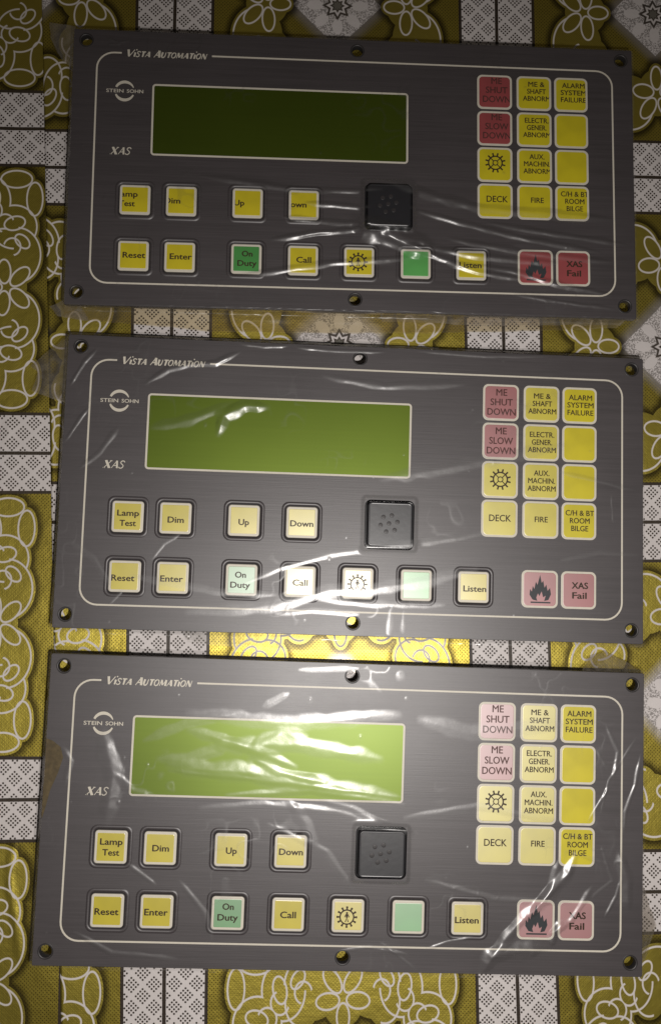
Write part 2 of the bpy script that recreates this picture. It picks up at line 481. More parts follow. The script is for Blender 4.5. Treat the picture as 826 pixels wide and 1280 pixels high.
def flared(word, x0, x1, ybase, caps, z, shear=0.28, bold=1.0, small=0.78):
    """word set between x0 and x1 (mm); first letters of words full height, the rest small capitals"""
    pen = 0; placed = []; first = True
    for ch in word:
        if ch == ' ': pen += 0.36; first = True; continue
        big = first or word == 'XAS'
        sc = 1.0 if big else small
        placed.append((ch, pen, sc)); pen += (GL[ch][2] + 0.10) * sc; first = False
    k = (x1 - x0) / (pen - 0.1)
    bms = []; j = 0
    for idx, (ch, px, sc) in enumerate(placed):
        strokes, ws, _ = GL[ch]
        for st, (w0, w1) in zip(strokes, ws):
            n = len(st)
            P = [(x0 + (px + p[0] * sc) * k + shear * p[1] * sc * caps, ybase + p[1] * sc * caps) for p in st]
            W = [(w0 + (w1 - w0) * i / max(1, n - 1)) * sc * caps * bold for i in range(n)]
            j += 1
            bms.append(ribbon(P, 1, z + 0.004 * (j % 3), widths=W))
        if ch == 'I':            # the maker's raised dot on the I
            bms.append(poly_bm(circle(x0 + (px + .12) * k + shear * 1.08 * caps, ybase + 1.0 * caps, 0.09 * caps, 10), z + 0.002))
    return join(bms)

# ------------------------------------------------------------------ film
def vnoise(X, Y, cell, seed):
    rs = np.random.RandomState(seed)
    g = rs.rand(256, 256)
    fx, fy = X / cell + 50, Y / cell + 50
    ix, iy = np.floor(fx).astype(int), np.floor(fy).astype(int)
    tx, ty = fx - ix, fy - iy
    tx, ty = tx * tx * (3 - 2 * tx), ty * ty * (3 - 2 * ty)
    G = lambda a, b: g[a % 256, b % 256]
    return (G(ix, iy) * (1 - tx) + G(ix + 1, iy) * tx) * (1 - ty) + (G(ix, iy + 1) * (1 - tx) + G(ix + 1, iy + 1) * tx) * ty - 0.5

def seg_dist(X, Y, pts):
    best = np.full(X.shape, 1e9); along = np.zeros(X.shape); tot = 0
    ls = [math.hypot(b[0] - a[0], b[1] - a[1]) for a, b in zip(pts, pts[1:])]
    total = sum(ls)
    for (a, b), l in zip(zip(pts, pts[1:]), ls):
        t = np.clip(((X - a[0]) * (b[0] - a[0]) + (Y - a[1]) * (b[1] - a[1])) / (l * l), 0, 1)
        d = np.hypot(X - a[0] - t * (b[0] - a[0]), Y - a[1] - t * (b[1] - a[1]))
        m = d < best; best = np.where(m, d, best); along = np.where(m, (tot + t * l) / total, along); tot += l
    return best, along

def film_mesh(seed, ridges, crinkle):
    st = 0.5
    xs = np.arange(-8.6, 283.2, st); ys = np.arange(-140.2, 8.0, st)
    X, Y = np.meshgrid(xs, ys)
    Z = np.full(X.shape, 0.95)
    keep = np.zeros(X.shape, bool); lift = np.zeros(X.shape)
    wx = X + 5 * vnoise(X, Y, 9, seed + 1); wy = Y + 5 * vnoise(X, Y, 9, seed + 2)
    for i, (pts, wd, A) in enumerate(ridges):
        x0, x1 = min(p[0] for p in pts) - 5 * wd - 3, max(p[0] for p in pts) + 5 * wd + 3
        y0, y1 = min(p[1] for p in pts) - 5 * wd - 3, max(p[1] for p in pts) + 5 * wd + 3
        j0, j1 = np.searchsorted(xs, (x0, x1)); i0, i1 = np.searchsorted(ys, (y0, y1))
        if j1 - j0 < 2 or i1 - i0 < 2: continue
        sl = (slice(i0, i1), slice(j0, j1))
        d, al = seg_dist(0.88 * X[sl] + 0.12 * wx[sl], 0.88 * Y[sl] + 0.12 * wy[sl], pts)
        taper = np.clip(np.minimum(al, 1 - al) * 5 + 0.25, 0, 1)
        wl = 1.15 * wd * (0.55 + 0.6 * taper) * (1 + 0.5 * vnoise(X[sl], Y[sl], 6, seed + 20 + i))
        mod = 0.85 + 0.55 * vnoise(X[sl], Y[sl], 11, seed + 40 + i) + 0.10 * vnoise(X[sl], Y[sl], 2.3, seed + 60 + i)
        tt = np.sqrt((d / wl) ** 2 + 0.02)
        infl = (np.sqrt((1 - tt) ** 2 + 0.006) + (1 - tt)) / 2 * taper      # a tent: two nearly flat slopes and a crest
        Z[sl] += A * infl * mod
        keep[sl] |= infl > 0.005; lift[sl] = np.maximum(lift[sl], np.clip(infl * 3.2 - 0.02, 0, 1))
    # small crinkles scattered in patches
    patch = np.clip(vnoise(X, Y, 26, seed + 5) * 3 - 0.55, 0, 1)
    rg = np.abs(vnoise(wx, wy, 5.5, seed + 6)); cr = np.exp(-(rg / 0.07) ** 2)
    Z += crinkle * 0.16 * cr * patch
    keep |= (cr * patch) > 0.03; lift = np.maximum(lift, np.clip(cr * patch * 2.5 - 0.08, 0, 0.8))
    rs = np.random.RandomState(seed + 77)          # pinpricks, grit under the film
    for q in range(20):
        gx, gy, gw, ga = rs.uniform(-4, 279), rs.uniform(-135, 4), rs.uniform(0.4, 0.75), rs.uniform(0.12, 0.3)
        j0, j1 = np.searchsorted(xs, (gx - 3, gx + 3)); i0, i1 = np.searchsorted(ys, (gy - 3, gy + 3))
        sl = (slice(i0, i1), slice(j0, j1))
        g = np.exp(-((X[sl] - gx) ** 2 + ((Y[sl] - gy) * rs.uniform(0.6, 1.2)) ** 2) / gw ** 2)
        Z[sl] += ga * g; keep[sl] |= g > 0.02; lift[sl] = np.maximum(lift[sl], np.clip(g * 2, 0, 0.8))
    # the film climbs over the sounder block and bends down over the plate's edge
    dx = np.maximum(np.abs(X - 154.2) - 11.6, 0); dy = np.maximum(np.abs(Y + 82.9) - 11.6, 0)
    dd = np.hypot(dx, dy); Z += 2.9 * np.exp(-(dd / 2.0) ** 2)
    keep |= (dd > 0.05) & (dd < 4.0); lift = np.maximum(lift, np.clip(1.4 * np.exp(-((dd - 1.6) / 1.1) ** 2) - 0.15, 0, 1))
    ex = np.maximum(np.abs(X - 137.3) - 142.9, 0); ey = np.maximum(np.abs(Y + 65.9) - 71.2, 0)
    de = np.hypot(ex, ey); Z -= np.clip(de / 2.2, 0, 1) ** 1.5 * 3.6
    edge = de > 0.05; lift = np.maximum(lift, np.clip(de / 0.4, 0, 1))
    Z += np.where(edge, 0.5 * vnoise(X, Y, 3.0, seed + 9) + 0.3 * vnoise(X, Y, 8.0, seed + 10), 0)
    keep |= edge
    keep &= ~(de > 2.6 + 2.0 * vnoise(X, Y, 14, seed + 11))
    ny, nx = X.shape
    q = keep[:-1, :-1] | keep[1:, :-1] | keep[:-1, 1:] | keep[1:, 1:]
    jj, ii = np.nonzero(q)
    a = jj * nx + ii
    F = np.stack([a, a + 1, a + 1 + nx, a + nx], 1)
    used, inv = np.unique(F.ravel(), return_inverse=True)
    V = np.stack([X.ravel(), Y.ravel(), Z.ravel()], 1)[used] * MM
    F = inv.reshape(-1, 4)
    me = bpy.data.meshes.new('plastic_wrap')
    me.vertices.add(len(V)); me.vertices.foreach_set('co', V.ravel())
    me.loops.add(F.size); me.loops.foreach_set('vertex_index', F.ravel().astype(np.int32))
    me.polygons.add(len(F)); me.polygons.foreach_set('loop_start', np.arange(0, F.size, 4, dtype=np.int32))
    me.polygons.foreach_set('use_smooth', np.ones(len(F), bool))
    me.update(calc_edges=True)
    at = me.attributes.new('lift', 'FLOAT', 'POINT'); at.data.foreach_set('value', lift.ravel()[used].astype(np.float32))
    return me

def resample(pts, n):
    ls = [0]
    for a, b in zip(pts, pts[1:]): ls.append(ls[-1] + math.hypot(b[0] - a[0], b[1] - a[1]))
    out = []
    for i in range(n):
        s = ls[-1] * i / (n - 1)
        for k in range(len(pts) - 1):
            if s <= ls[k + 1] + 1e-9:
                t = (s - ls[k]) / max(1e-9, ls[k + 1] - ls[k])
                out.append((pts[k][0] + t * (pts[k + 1][0] - pts[k][0]), pts[k][1] + t * (pts[k + 1][1] - pts[k][1]))); break
    return np.array(out)

def flap_mesh(A, B, za, zb, n, m, seed, crease=0.8):
    a, b = resample(A, n), resample(B, n)
    T = np.linspace(0, 1, m)[:, None]
    X = a[:, 0] * (1 - T) + b[:, 0] * T; Y = a[:, 1] * (1 - T) + b[:, 1] * T
    jig = 0.9 * vnoise(X, Y, 4, seed + 3) * T
    X = X + jig; Y = Y + 0.8 * vnoise(X, Y, 5, seed + 4) * T
    S = np.linspace(0, 1, n)[None, :] * np.ones_like(T)
    Z = za + (zb - za) * T + crease * (1.6 * vnoise(X, Y, 7, seed) + 0.8 * np.abs(vnoise(X * 0.12, Y, 2.6, seed + 1)) + 0.15 * vnoise(X, Y, 2.2, seed + 2))
    V = np.stack([X.ravel(), Y.ravel(), Z.ravel()], 1) * MM
    F = []
    for j in range(m - 1):
        for i in range(n - 1):
            p = j * n + i; F.append((p, p + 1, p + 1 + n, p + n))
    me = bpy.data.meshes.new('wrap_flap'); me.from_pydata(V.tolist(), [], F)
    me.polygons.foreach_set('use_smooth', [True] * len(F))
    return me

# ------------------------------------------------------------------ the tablecloth (two sheets that meet along a seam left of the panels)
def cloth_sheet(name, side, mat, z, label):
    xs_near = []
    NY, NX = 330, 230
    ys = np.linspace(-430, 520, NY)
    seam = lambda y: (-122.4 + (275.6 - y) * (18.6 / 458.5)) * K
    V = np.zeros((NY, NX, 3))
    for j, y in enumerate(ys):
        s = seam(y / K)
        if side > 0: t = np.linspace(0, 1, NX) ** 1.15; xx = s + t * 560
        else: t = np.linspace(1, 0, NX) ** 1.15; xx = s + 6 - t * 430
        V[j, :, 0] = xx; V[j, :, 1] = y
    X, Y = V[..., 0], V[..., 1]
    H = 0.9 * vnoise(X, Y, 60, 3) + 0.35 * vnoise(X, Y, 17, 4)
    for pts, wd, A in (([(-141, 92), (-138, 84), (-139, 78)], 1.2, .7), ([(-131, -120), (-133, -135), (-130, -150), (-127, -170)], 1.3, .8), ([(-140, -98), (-132, -95)], 1.2, .7),
                       ([(-160, 62), (-148, 58), (-140, 55)], 1.6, .6), ([(-150, 225), (-135, 222)], 2.0, .6)):
        d, al = seg_dist(X, Y, pts); H = H + A * np.exp(-(d / wd) ** 2) * (0.7 + vnoise(X, Y, 3, 8))
    V[..., 2] = z + np.clip(H, -0.9, 0.9) * (1.0 if side < 0 else 0.9)
    P = V.reshape(-1, 3) * MM
    n = len(P)
    bot = P.copy(); bot[:, 2] = (z - 1.6) * MM
    allP = np.concatenate([P, bot])
    F = []
    idx = lambda j, i: j * NX + i
    jj, ii = np.meshgrid(np.arange(NY - 1), np.arange(NX - 1), indexing='ij')
    a = (jj * NX + ii).ravel()
    top = np.stack([a, a + 1, a + 1 + NX, a + NX], 1)
    rim = []
    for i in range(NX - 1): rim += [(idx(0, i), idx(0, i) + n, idx(0, i + 1) + n, idx(0, i + 1)), (idx(NY - 1, i), idx(NY - 1, i + 1), idx(NY - 1, i + 1) + n, idx(NY - 1, i) + n)]
    for j in range(NY - 1): rim += [(idx(j, 0), idx(j + 1, 0), idx(j + 1, 0) + n, idx(j, 0) + n), (idx(j, NX - 1), idx(j, NX - 1) + n, idx(j + 1, NX - 1) + n, idx(j + 1, NX - 1))]
    me = bpy.data.meshes.new(name); me.from_pydata(allP.tolist(), [], top.tolist() + rim)
    me.polygons.foreach_set('use_smooth', [True] * len(top) + [False] * len(rim))
    o = obj(name, me, mat)
    o['label'] = label; o['category'] = 'tablecloth'
    return o

cloth_sheet('tablecloth', 1, mat_cloth('cloth_print', False, 26.65, 124.15), CLOTH_Z, 'gold and white printed tablecloth sheet under the three panels')
cloth_sheet('tablecloth', -1, mat_cloth('cloth_print_turned', True, 151.3, -174.0), CLOTH_Z - 0.8, 'gold printed tablecloth sheet showing left of the panels, its pattern out of step')

# ------------------------------------------------------------------ panel parts
COLX = [208.6, 229.1, 248.45]; ROWY = [-19.65, -39.2, -58.6, -77.9]
KEYS = [(26.9, -83.2), (49.9, -83.2), (83.0, -83.2), (111.2, -83.2)] + [(x, -112.1) for x in (26.9, 49.8, 82.9, 111.2, 139.4, 168.0, 196.2)]
HOLES = [(0, 0), (137.6, -0.2), (275, 0), (-0.4, -131.1), (137.6, -131.3), (275, -131.1)]
PX0, PX1, PY0, PY1 = -6.4, 280.9, -137.6, 5.8
SPK = (154.2, -82.9)

def faceplate():
    holes = [circle(x, y, 2.9, 24) for x, y in HOLES] + [rrect(x, y, 8.35, 8.35, 2.0, 4) for x, y in KEYS] + [rrect(*SPK, 12.1, 12.1, 2.8, 5)]
    outer = rrect((PX0 + PX1) / 2, (PY0 + PY1) / 2, (PX1 - PX0) / 2, (PY1 - PY0) / 2, 0.9, 3)
    return slab(outer, holes, -3.6, 0.0, 0.15)
ME = {}
ME['plate'] = faceplate(); ME['plate'].materials.append(M_PLATE)

def key_well():      # raised lip round the key, then the dark groove
    R = lambda h, r: rrect(0, 0, h, h, r, 5)
    return stack([(R(10.0, 3.4), 0.02), (R(9.6, 3.2), 0.34), (R(9.1, 2.9), 0.42), (R(8.6, 2.5), 0.30), (R(8.30, 2.2), 0.0), (R(8.2, 2.1), -0.28), (R(7.5, 1.5), -0.30)], cap_top=True)
def key_cap():
    R = lambda h, r: rrect(0, 0, h, h, r, 4)
    return stack([(R(7.6, 1.5), -1.4), (R(7.6, 1.5), 0.30), (R(7.45, 1.4), 0.50), (R(7.2, 1.2), 0.56)], cap_top=True)
def key_face():
    R = lambda h, r: rrect(0, 0, h, h, r, 3)
    return stack([(R(6.35, 0.5), 0.55), (R(6.35, 0.5), 0.63), (R(6.25, 0.45), 0.66)], cap_top=True)
def win_frame(hx, hy):
    R = lambda d, r: rrect(0, 0, hx - d, hy - d, r, 6)
    return stack([(R(0, 2.7), 0.0), (R(0, 2.7), 0.10), (R(0.15, 2.6), 0.14)], cap_top=True)
def win_pane(hx, hy):
    R = lambda d, r: rrect(0, 0, hx - d, hy - d, r, 5)
    return stack([(R(1.05, 1.9), 0.13), (R(1.05, 1.9), 0.18), (R(1.2, 1.8), 0.21)], cap_top=True)

def shared(name, bm, smooth=False):
    me = bpy.data.meshes.new(name); bm.to_mesh(me); bm.free()
    if smooth: me.polygons.foreach_set('use_smooth', [True] * len(me.polygons))
    ME[name] = me
shared('well', key_well(), True); ME['well'].materials.append(M_PLATE)
for p in ME['well'].polygons:
    if p.center.z < 0.1 * MM and max(abs(p.center.x), abs(p.center.y)) < 8.5 * MM: p.material_index = 1
ME['well'].materials.append(M_WELL)
shared('cap', key_cap()); ME['cap'].materials.append(M_CREAM)
for nm, mt in (('y', M_YEL2), ('g', M_GRN), ('G', M_GRN2), ('ym', M_KEYM), ('Gm', M_GRNM), ('yc', M_KEYC), ('Gc', M_GRNC), ('gm', M_GRNS)):
    shared('face' + nm, key_face()); ME['face' + nm].materials.append(mt)
WH = {0: (9.05, 9.2), 1: (9.05, 9.2), 2: (8.75, 9.2)}
for c in range(3):
    shared('frame%d' % c, win_frame(*WH[c])); ME['frame%d' % c].materials.append(M_CREAM)
    for nm, mt in (('Y', M_YEL), ('R', M_RED), ('Yc', M_YEL3), ('Ym', M_YELM), ('Rm', M_REDM), ('Rc', M_REDC)):
        shared('pane%d%s' % (c, nm), win_pane(*WH[c])); ME['pane%d%s' % (c, nm)].materials.append(mt)

def inst(name, key, parent, loc=(0, 0, 0)):
    o = bpy.data.objects.new(name, ME[key]); COL.objects.link(o); o.parent = parent
    o.location = tuple(v * MM for v in loc); return o

def gear(cx, cy, z, R, person=False, cross=True, clip=None):
    bms = [ribbon(circle(cx, cy, R * 0.66, 32), R * 0.13, z, closed=True)]
    for i in range(12):
        a = math.radians(30 * i + (0 if person else 15)); c, s = math.cos(a), math.sin(a)
        bms.append(ribbon([(cx + c * R * .68, cy + s * R * .68), (cx + c * R, cy + s * R)], R * 0.15, z + 0.006))
        if person: bms.append(ribbon([(cx + c * R * .92 - s * R * .1, cy + s * R * .92 + c * R * .1), (cx + c * R * .92 + s * R * .1, cy + s * R * .92 - c * R * .1)], R * 0.12, z + 0.012))
    if person:
        bms.append(poly_bm(circle(cx, cy + R * .38, R * .1, 10), z))
        bms.append(ribbon([(cx, cy + R * .28), (cx, cy - R * .05)], R * .2, z))
        bms.append(ribbon([(cx - R * .22, cy - R * .02), (cx - R * .1, cy + R * .24), (cx + R * .1, cy + R * .24), (cx + R * .22, cy - R * .02)], R * .08, z + .006))
        bms.append(ribbon([(cx - R * .14, cy - R * .46), (cx, cy - R * .02), (cx + R * .14, cy - R * .46)], R * .11, z + .010))
    else:
        bms.append(ribbon(circle(cx, cy, R * 0.24, 16), R * 0.09, z, closed=True))
        for i in range(4):
            a = math.radians(45 + 90 * i); c, s = math.cos(a), math.sin(a)
            bms.append(ribbon([(cx + c * R * .28, cy + s * R * .28), (cx + c * R * .62, cy + s * R * .62)], R * 0.09, z + 0.006))
    return join(bms)

def flame(cx, cy, z, h):
    P = [(-.30, -.38), (-.42, -.2), (-.40, .02), (-.33, -.08), (-.30, .14), (-.24, .02), (-.18, .30), (-.12, .18), (-.02, .56), (.04, .26), (.10, .34), (.15, .08), (.22, .20), (.27, -.04), (.36, .08), (.40, -.16), (.30, -.38), (.14, -.42), (.20, -.22), (.10, -.28), (.04, -.06), (-.04, -.24), (-.10, -.14), (-.16, -.30), (-.12, -.42)]
    return join([poly_bm([(cx + x * h, cy + y * h) for x, y in P], z), ribbon([(cx - .38 * h, cy - .48 * h), (cx + .38 * h, cy - .48 * h)], .055 * h, z)])

WIN = [[['ME', 'SHUT', 'DOWN'], ['ME &', 'SHAFT', 'ABNORM'], ['ALARM', 'SYSTEM', 'FAILURE']],
       [['ME', 'SLOW', 'DOWN'], ['ELECTR.', 'GENER.', 'ABNORM'], None],
       ['gear', ['AUX.', 'MACHIN.', 'ABNORM'], None],
       [['DECK'], ['FIRE'], ['C/H & BT', 'ROOM', 'BILGE']]]
TW = {'ME': 5.6, 'SHUT': 11.3, 'SLOW': 12.0, 'DOWN': 14.4, 'ME &': 8.6, 'SHAFT': 9.9, 'ABNORM': 14.2, 'ALARM': 11.9, 'SYSTEM': 13.4, 'FAILURE': 13.2,
      'ELECTR.': 12.4, 'GENER.': 10.3, 'AUX.': 7.9, 'MACHIN.': 13.6, 'DECK': 11.0, 'FIRE': 6.6, 'C/H & BT': 14.4, 'ROOM': 10.0, 'BILGE': 8.6,
      'Lamp': 10.6, 'Test': 8.0, 'Dim': 7.9, 'Up': 5.2, 'Down': 11.4, 'Reset': 11.2, 'Enter': 11.0, 'On': 5.4, 'Duty': 9.6, 'Call': 7.5, 'Listen': 11.4, 'XAS': 8.3, 'Fail': 7.3}
KT = [['Lamp', 'Test'], ['Dim'], ['Up'], ['Down'], ['Reset'], ['Enter'], ['On', 'Duty'], ['Call'], 'person', None, ['Listen']]

def build_panel(idx, label, pose, wdx, wdy, kofs, ridges, crinkle, seed):
    root = bpy.data.objects.new('alarm_panel', None); COL.objects.link(root)
    root['label'] = label; root['category'] = 'control panel'; root['group'] = 'wrapped alarm panels laid out on the tablecloth'
    x, y, a = pose
    cx, cy = 137.3, -65.9
    ca, sa = math.cos(a), math.sin(a)
    root.location = ((x + ca * cx - sa * cy) * MM, (y + sa * cx + ca * cy) * MM, (CLOTH_Z + 0.7) * MM)
    root.rotation_euler = (0, 0, a)
    root.empty_display_size = 0.02
    off = (-cx, -cy, -(CLOTH_Z + 0.7))
    # `at` holds no geometry: parts are shifted into place one by one
    def part(name, me_or_bm, mat, parent=None, smooth=False, **kw):
        o = obj(name, me_or_bm, mat, parent or root, smooth)
        if parent is None: o.location = tuple(v * MM for v in off)
        return o
    def ipart(name, key, px, py, pz=0):
        return inst(name, key, root, (off[0] + px, off[1] + py, off[2] + pz))
    ipart('faceplate', 'plate', 0, 0)
    # rear casing standing on the cloth, set in from the plate's edge
    part('rear_casing', stack([(rrect(137.3, -65.9, 131, 58.5, 2, 3), CLOTH_Z + 0.8), (rrect(137.3, -65.9, 131, 58.5, 2, 3), -3.7)], True, True), M_CASE)
    for (hx, hy) in HOLES:
        ring = stack([(circle(hx, hy, 3.7, 24), 0.02), (circle(hx, hy, 3.6, 24), 0.08), (circle(hx, hy, 3.2, 24), 0.06), (circle(hx, hy, 2.86, 24), -0.3), (circle(hx, hy, 2.8, 24), -3.55)], cap_top=False)
        part('mounting_hole', ring, M_PLATE_EDGE, smooth=True)
    # border line, open at the maker's name
    B = rrect(137.95, -66.1, 132.25, 60.0, 8.5, 8)
    k = 8 + 1
    # start after the gap, on the top edge, run clockwise round to the name
    topy = -6.1
    top_right = [(63.4, topy)] + list(reversed(B[0:9]))
    rest = list(reversed(B[27:36])) + list(reversed(B[18:27])) + list(reversed(B[9:18]))
    path = top_right + rest + [(17.9, topy)]
    part('border_line', ribbon(path, 0.85, 0.07), M_CREAM)
    part('name_lettering', flared('VISTA AUTOMATION', 20.3, 60.4, -7.9, 3.7, 0.07, bold=1.9), M_CREAM)
    part('model_lettering', flared('XAS', 14.0, 23.6, -59.7, 3.7, 0.07, shear=0.25, bold=1.45), M_CREAM)
    # maker's emblem: two tapering arcs with the name across
    ex, ey = 20.0, -26.3
    arcs = []
    for a0, a1, sgn in ((172, 22, 1), (-8, -158, 1)):
        P, Wd = [], []
        for i in range(19):
            t = i / 18; an = math.radians(a0 + (a1 - a0) * t)
            if sgn: rr = 4.75
            P.append((ex + rr * math.cos(an), ey + rr * math.sin(an) * 1.0)); Wd.append(0.15 + 1.6 * math.sin(math.pi * min(1, t * 0.55 + .12)) * (1 - t ** 3 * .8))
        P = [p for p in P if abs(p[1] - ey) > 1.35]; Wd = Wd[-len(P):] if a0 > 0 else Wd[:len(P)]
        arcs.append(ribbon(P, 1, 0.07, widths=Wd))
    arcs.append(text_bm('STEIN', 1.75, 8.7, ex - 4.9, ey, 0.08, 0.05)); arcs.append(text_bm('SOHN', 1.75, 8.3, ex + 5.2, ey, 0.08, 0.05))
    part('maker_emblem', join(arcs), M_CREAM)
    # display
    lx0, lx1, ly0, ly1 = 34.0, 163.8, -59.5, -22.2
    lc = ((lx0 + lx1) / 2, (ly0 + ly1) / 2)
    g = part('display', stack([(rrect(*lc, 64.6, 18.3, 0.8, 3), 0.01), (rrect(*lc, 64.6, 18.3, 0.8, 3), 0.05)], True), M_LCD if idx == 3 else M_LCD2 if idx == 2 else M_LCD1)
    o = obj('display_frame', ribbon(rrect(*lc, 64.6, 18.35, 1.3, 5), 0.95, 0.10, closed=True), M_CREAM, g)
    # keys
    for i, (kx, ky) in enumerate(KEYS):
        kc = ipart('key', 'cap', kx, ky)
        inst('key_well', 'well', kc)
        tone = 'g' if i == 6 else 'G' if i == 9 else 'y'
        if idx == 1 and tone == 'y': tone = 'yc'
        if idx == 1 and tone == 'G': tone = 'Gc'
        if idx == 3 and i >= 8: tone += 'm'
        if idx > 1 and i == 6: tone = 'gm'
        inst('key_face', 'face' + tone, kc)
        dx, dy = kofs[i]
        t = KT[i]; clip = (-6.3, -6.3, 6.3, 6.3)
        if t == 'person': obj('symbol', gear(dx, dy, 0.72, 4.9, person=True), M_INK, kc)
        elif t:
            cap = 2.85 if len(t) == 1 else 2.8
            bms = [text_bm(s, cap, TW[s], dx, dy + (0 if len(t) == 1 else 2.45 - 4.9 * q), 0.72, 0.13, clip=clip) for q, s in enumerate(t)]
            obj('lettering', join(bms), M_INK, kc)
    # lamp windows
    def window(px, py, c, colr):
        wn = ipart('lamp_window', 'frame%d' % c, px, py)
        if idx == 1: colr += 'c'
        elif idx == 3 and (c < 2 or colr == 'R'): colr += 'm'
        elif c == 2 and colr == 'Y': colr += 'c'
        inst('window_pane', 'pane%d%s' % (c, colr), wn)
        return wn
    for r in range(4):
        for c in range(3):
            red = c == 0 and r < 2
            wn = window(COLX[c], ROWY[r], c, 'R' if red else 'Y')
            t = WIN[r][c]
            hx, hy = WH[c][0] - 1.15, WH[c][1] - 1.15
            clip = (-hx, -hy, hx, hy)
            if t == 'gear': obj('symbol', gear(0.2, wdy * .9, 0.27, 5.3), M_INK, wn)
            elif t:
                cap, pitch = (3.3, 4.95) if red else (2.6, 3.85)
                if len(t) == 1: cap = 3.2 if t[0] == 'DECK' else 2.7
                n = len(t)
                bms = [text_bm(s, cap, TW[s], wdx if c else wdx * .8, wdy + ((n - 1) / 2 - q) * pitch, 0.27, 0.09 if red else 0.07, clip=clip) for q, s in enumerate(t)]
                obj('lettering', join(bms), M_RINK if red else M_INK, wn)
    wn = window(229.1, -112.1, 1, 'R'); obj('symbol', flame(0.4, -0.3, 0.27, 13.0), M_SINK, wn)
    wn = window(248.5, -112.1, 2, 'R'); obj('lettering', join([text_bm('XAS', 3.0, TW['XAS'], .6, 2.3, .27, .16), text_bm('Fail', 3.0, TW['Fail'], .4, -2.6, .27, .16)]), M_INK, wn)
    # sounder: smoked clear block standing proud in a dark recess
    R = lambda h, r, ox=0, oy=0: rrect(SPK[0] + ox, SPK[1] + oy, h, h, r, 5)
    part('sounder_recess', stack([(R(12.15, 2.8), 0.02), (R(12.05, 2.8), 0.06), (R(11.95, 2.7), -0.1), (R(11.9, 2.6), -2.6)], True), M_SMOKE2)
    s = part('sounder', stack([(R(11.1, 2.0), -2.5), (R(11.0, 2.0), 2.6), (R(10.8, 1.8), 3.1), (R(10.4, 1.4), 3.32), (R(10.1, 1.2), 3.34), (R(9.9, 1.0), 3.3)], True), M_SMOKE)
    for q in range(7):
        rr, an = (0, 0) if q == 0 else (4.2, math.radians(60 * q + 12))
        gx, gy = SPK[0] - 0.6 + rr * math.cos(an), SPK[1] + 0.4 + rr * math.sin(an)
        obj('grille_dot', stack([(circle(gx, gy, 1.15, 12), 3.29), (circle(gx, gy, 1.0, 12), 3.35), (circle(gx, gy, .5, 12), 3.38)], True), M_DOT, s)
    # the loose, lifted film
    part('plastic_wrap', film_mesh(seed, ridges, crinkle), M_FILM)
    return root, part

S = 1.0
R1 = [([(137, -91), (150, -97), (178, -104.5)], 5.5, 4.1),
      ([(178, -104), (205, -108), (240, -110)], 2.0, 1.35),
      ([(184, -112), (200, -116), (222, -119)], 1.6, 1.1),
      ([(95.5, -101.7), (119.6, -97.7), (143.9, -95)], 1.6, 1.11),
      ([(150, -99), (190, -112), (217, -114.8), (240, -121), (268, -126)], 1.6, 1.10),
      ([(151.8, -70.7), (201, -82.6), (269, -86)], 2.6, 1.0),
      ([(112, -82.3), (143.8, -84.4)], 1.6, 0.95),
      ([(10.6, 0.5), (16.7, -1), (22.7, 0.1)], 0.7, 0.57),
      ([(11, -2.6), (18, -2.0)], 0.6, 0.50),
      ([(80, -121), (128, -113), (168, -108.7)], 1.8, 0.89),
      ([(184.6, -99), (225.6, -105), (269, -109)], 1.8, 0.96),
      ([(205, -90), (240, -95), (276, -99)], 1.6, 0.84),
      ([(218, -127), (250, -131), (270, -133)], 1.0, 0.63),
      ([(60, -70), (110, -76), (150, -75)], 1.8, 0.83),
      ([(165, -84), (215, -96), (262, -104)], 1.5, 0.90),
      ([(100, -90), (128, -92), (150, -94)], 1.6, 0.97)]
R2 = [([(32.6, -17.5), (42.8, -9.8), (52.5, -7.4), (66.2, -6), (77.8, 0.5)], 1.6, 0.83),
      ([(-5.1, -47.6), (2, -35.5), (5.6, -30.5)], 0.9, 0.49),
      ([(68.6, -41), (71.2, -31.9), (80.8, -26.5), (92.7, -26.3)], 3.0, 1.23),
      ([(36.3, -39.3), (55.6, -34.5), (74.9, -25.8)], 2.5, 0.54),
      ([(57.8, -128.3), (82.7, -126.4), (98.1, -124.1), (126.2, -115.7), (145.8, -114.9), (175.1, -109.3), (197, -103.6)], 2.6, 0.27),
      ([(84, -113.8), (101.3, -105.7), (125.7, -97.9), (164.9, -92), (202, -85.7)], 1.7, 0.25),
      ([(77.6, 4.6), (89.5, 3.3), (101.4, 4.6)], 1.0, 0.50),
      ([(264.6, -64), (265.6, -78)], 0.6, 0.29),
      ([(105.4, 4), (125.4, 2.8), (149.4, 3.6)], 1.0, 0.50),
      ([(39.4, -103.8), (44.8, -95.9), (52.3, -91)], 1.0, 0.28),
      ([(239, -53.6), (255.2, -57), (275.6, -61.1)], 1.0, 0.28),
      ([(239.4, -97.4), (259.4, -93), (277.6, -93.8)], 1.0, 0.13),
      ([(3, -60), (12, -52), (20, -40)], 1.5, 0.52),
      ([(-4, -20), (2, -8), (8, -1)], 1.0, 0.60),
      ([(100, -128), (118, -126), (140, -127)], 1.2, 0.13),
      ([(20, -126), (24, -121), (26, -119)], 0.8, 0.23),
      ([(120, -10), (150, -14), (190, -11)], 2.0, 0.54),
      ([(120, -120), (150, -122), (182, -121)], 1.4, 0.15),
      ([(30, -112), (70, -118), (100, -119)], 1.6, 0.17),
      ([(150, -60), (190, -52), (240, -40)], 3.0, 0.47),
      ([(0, -96), (12, -104), (20, -116)], 1.2, 0.17),
      ([(166, 4.5), (200, 3.5), (232, 4.8)], 0.9, 0.40)]
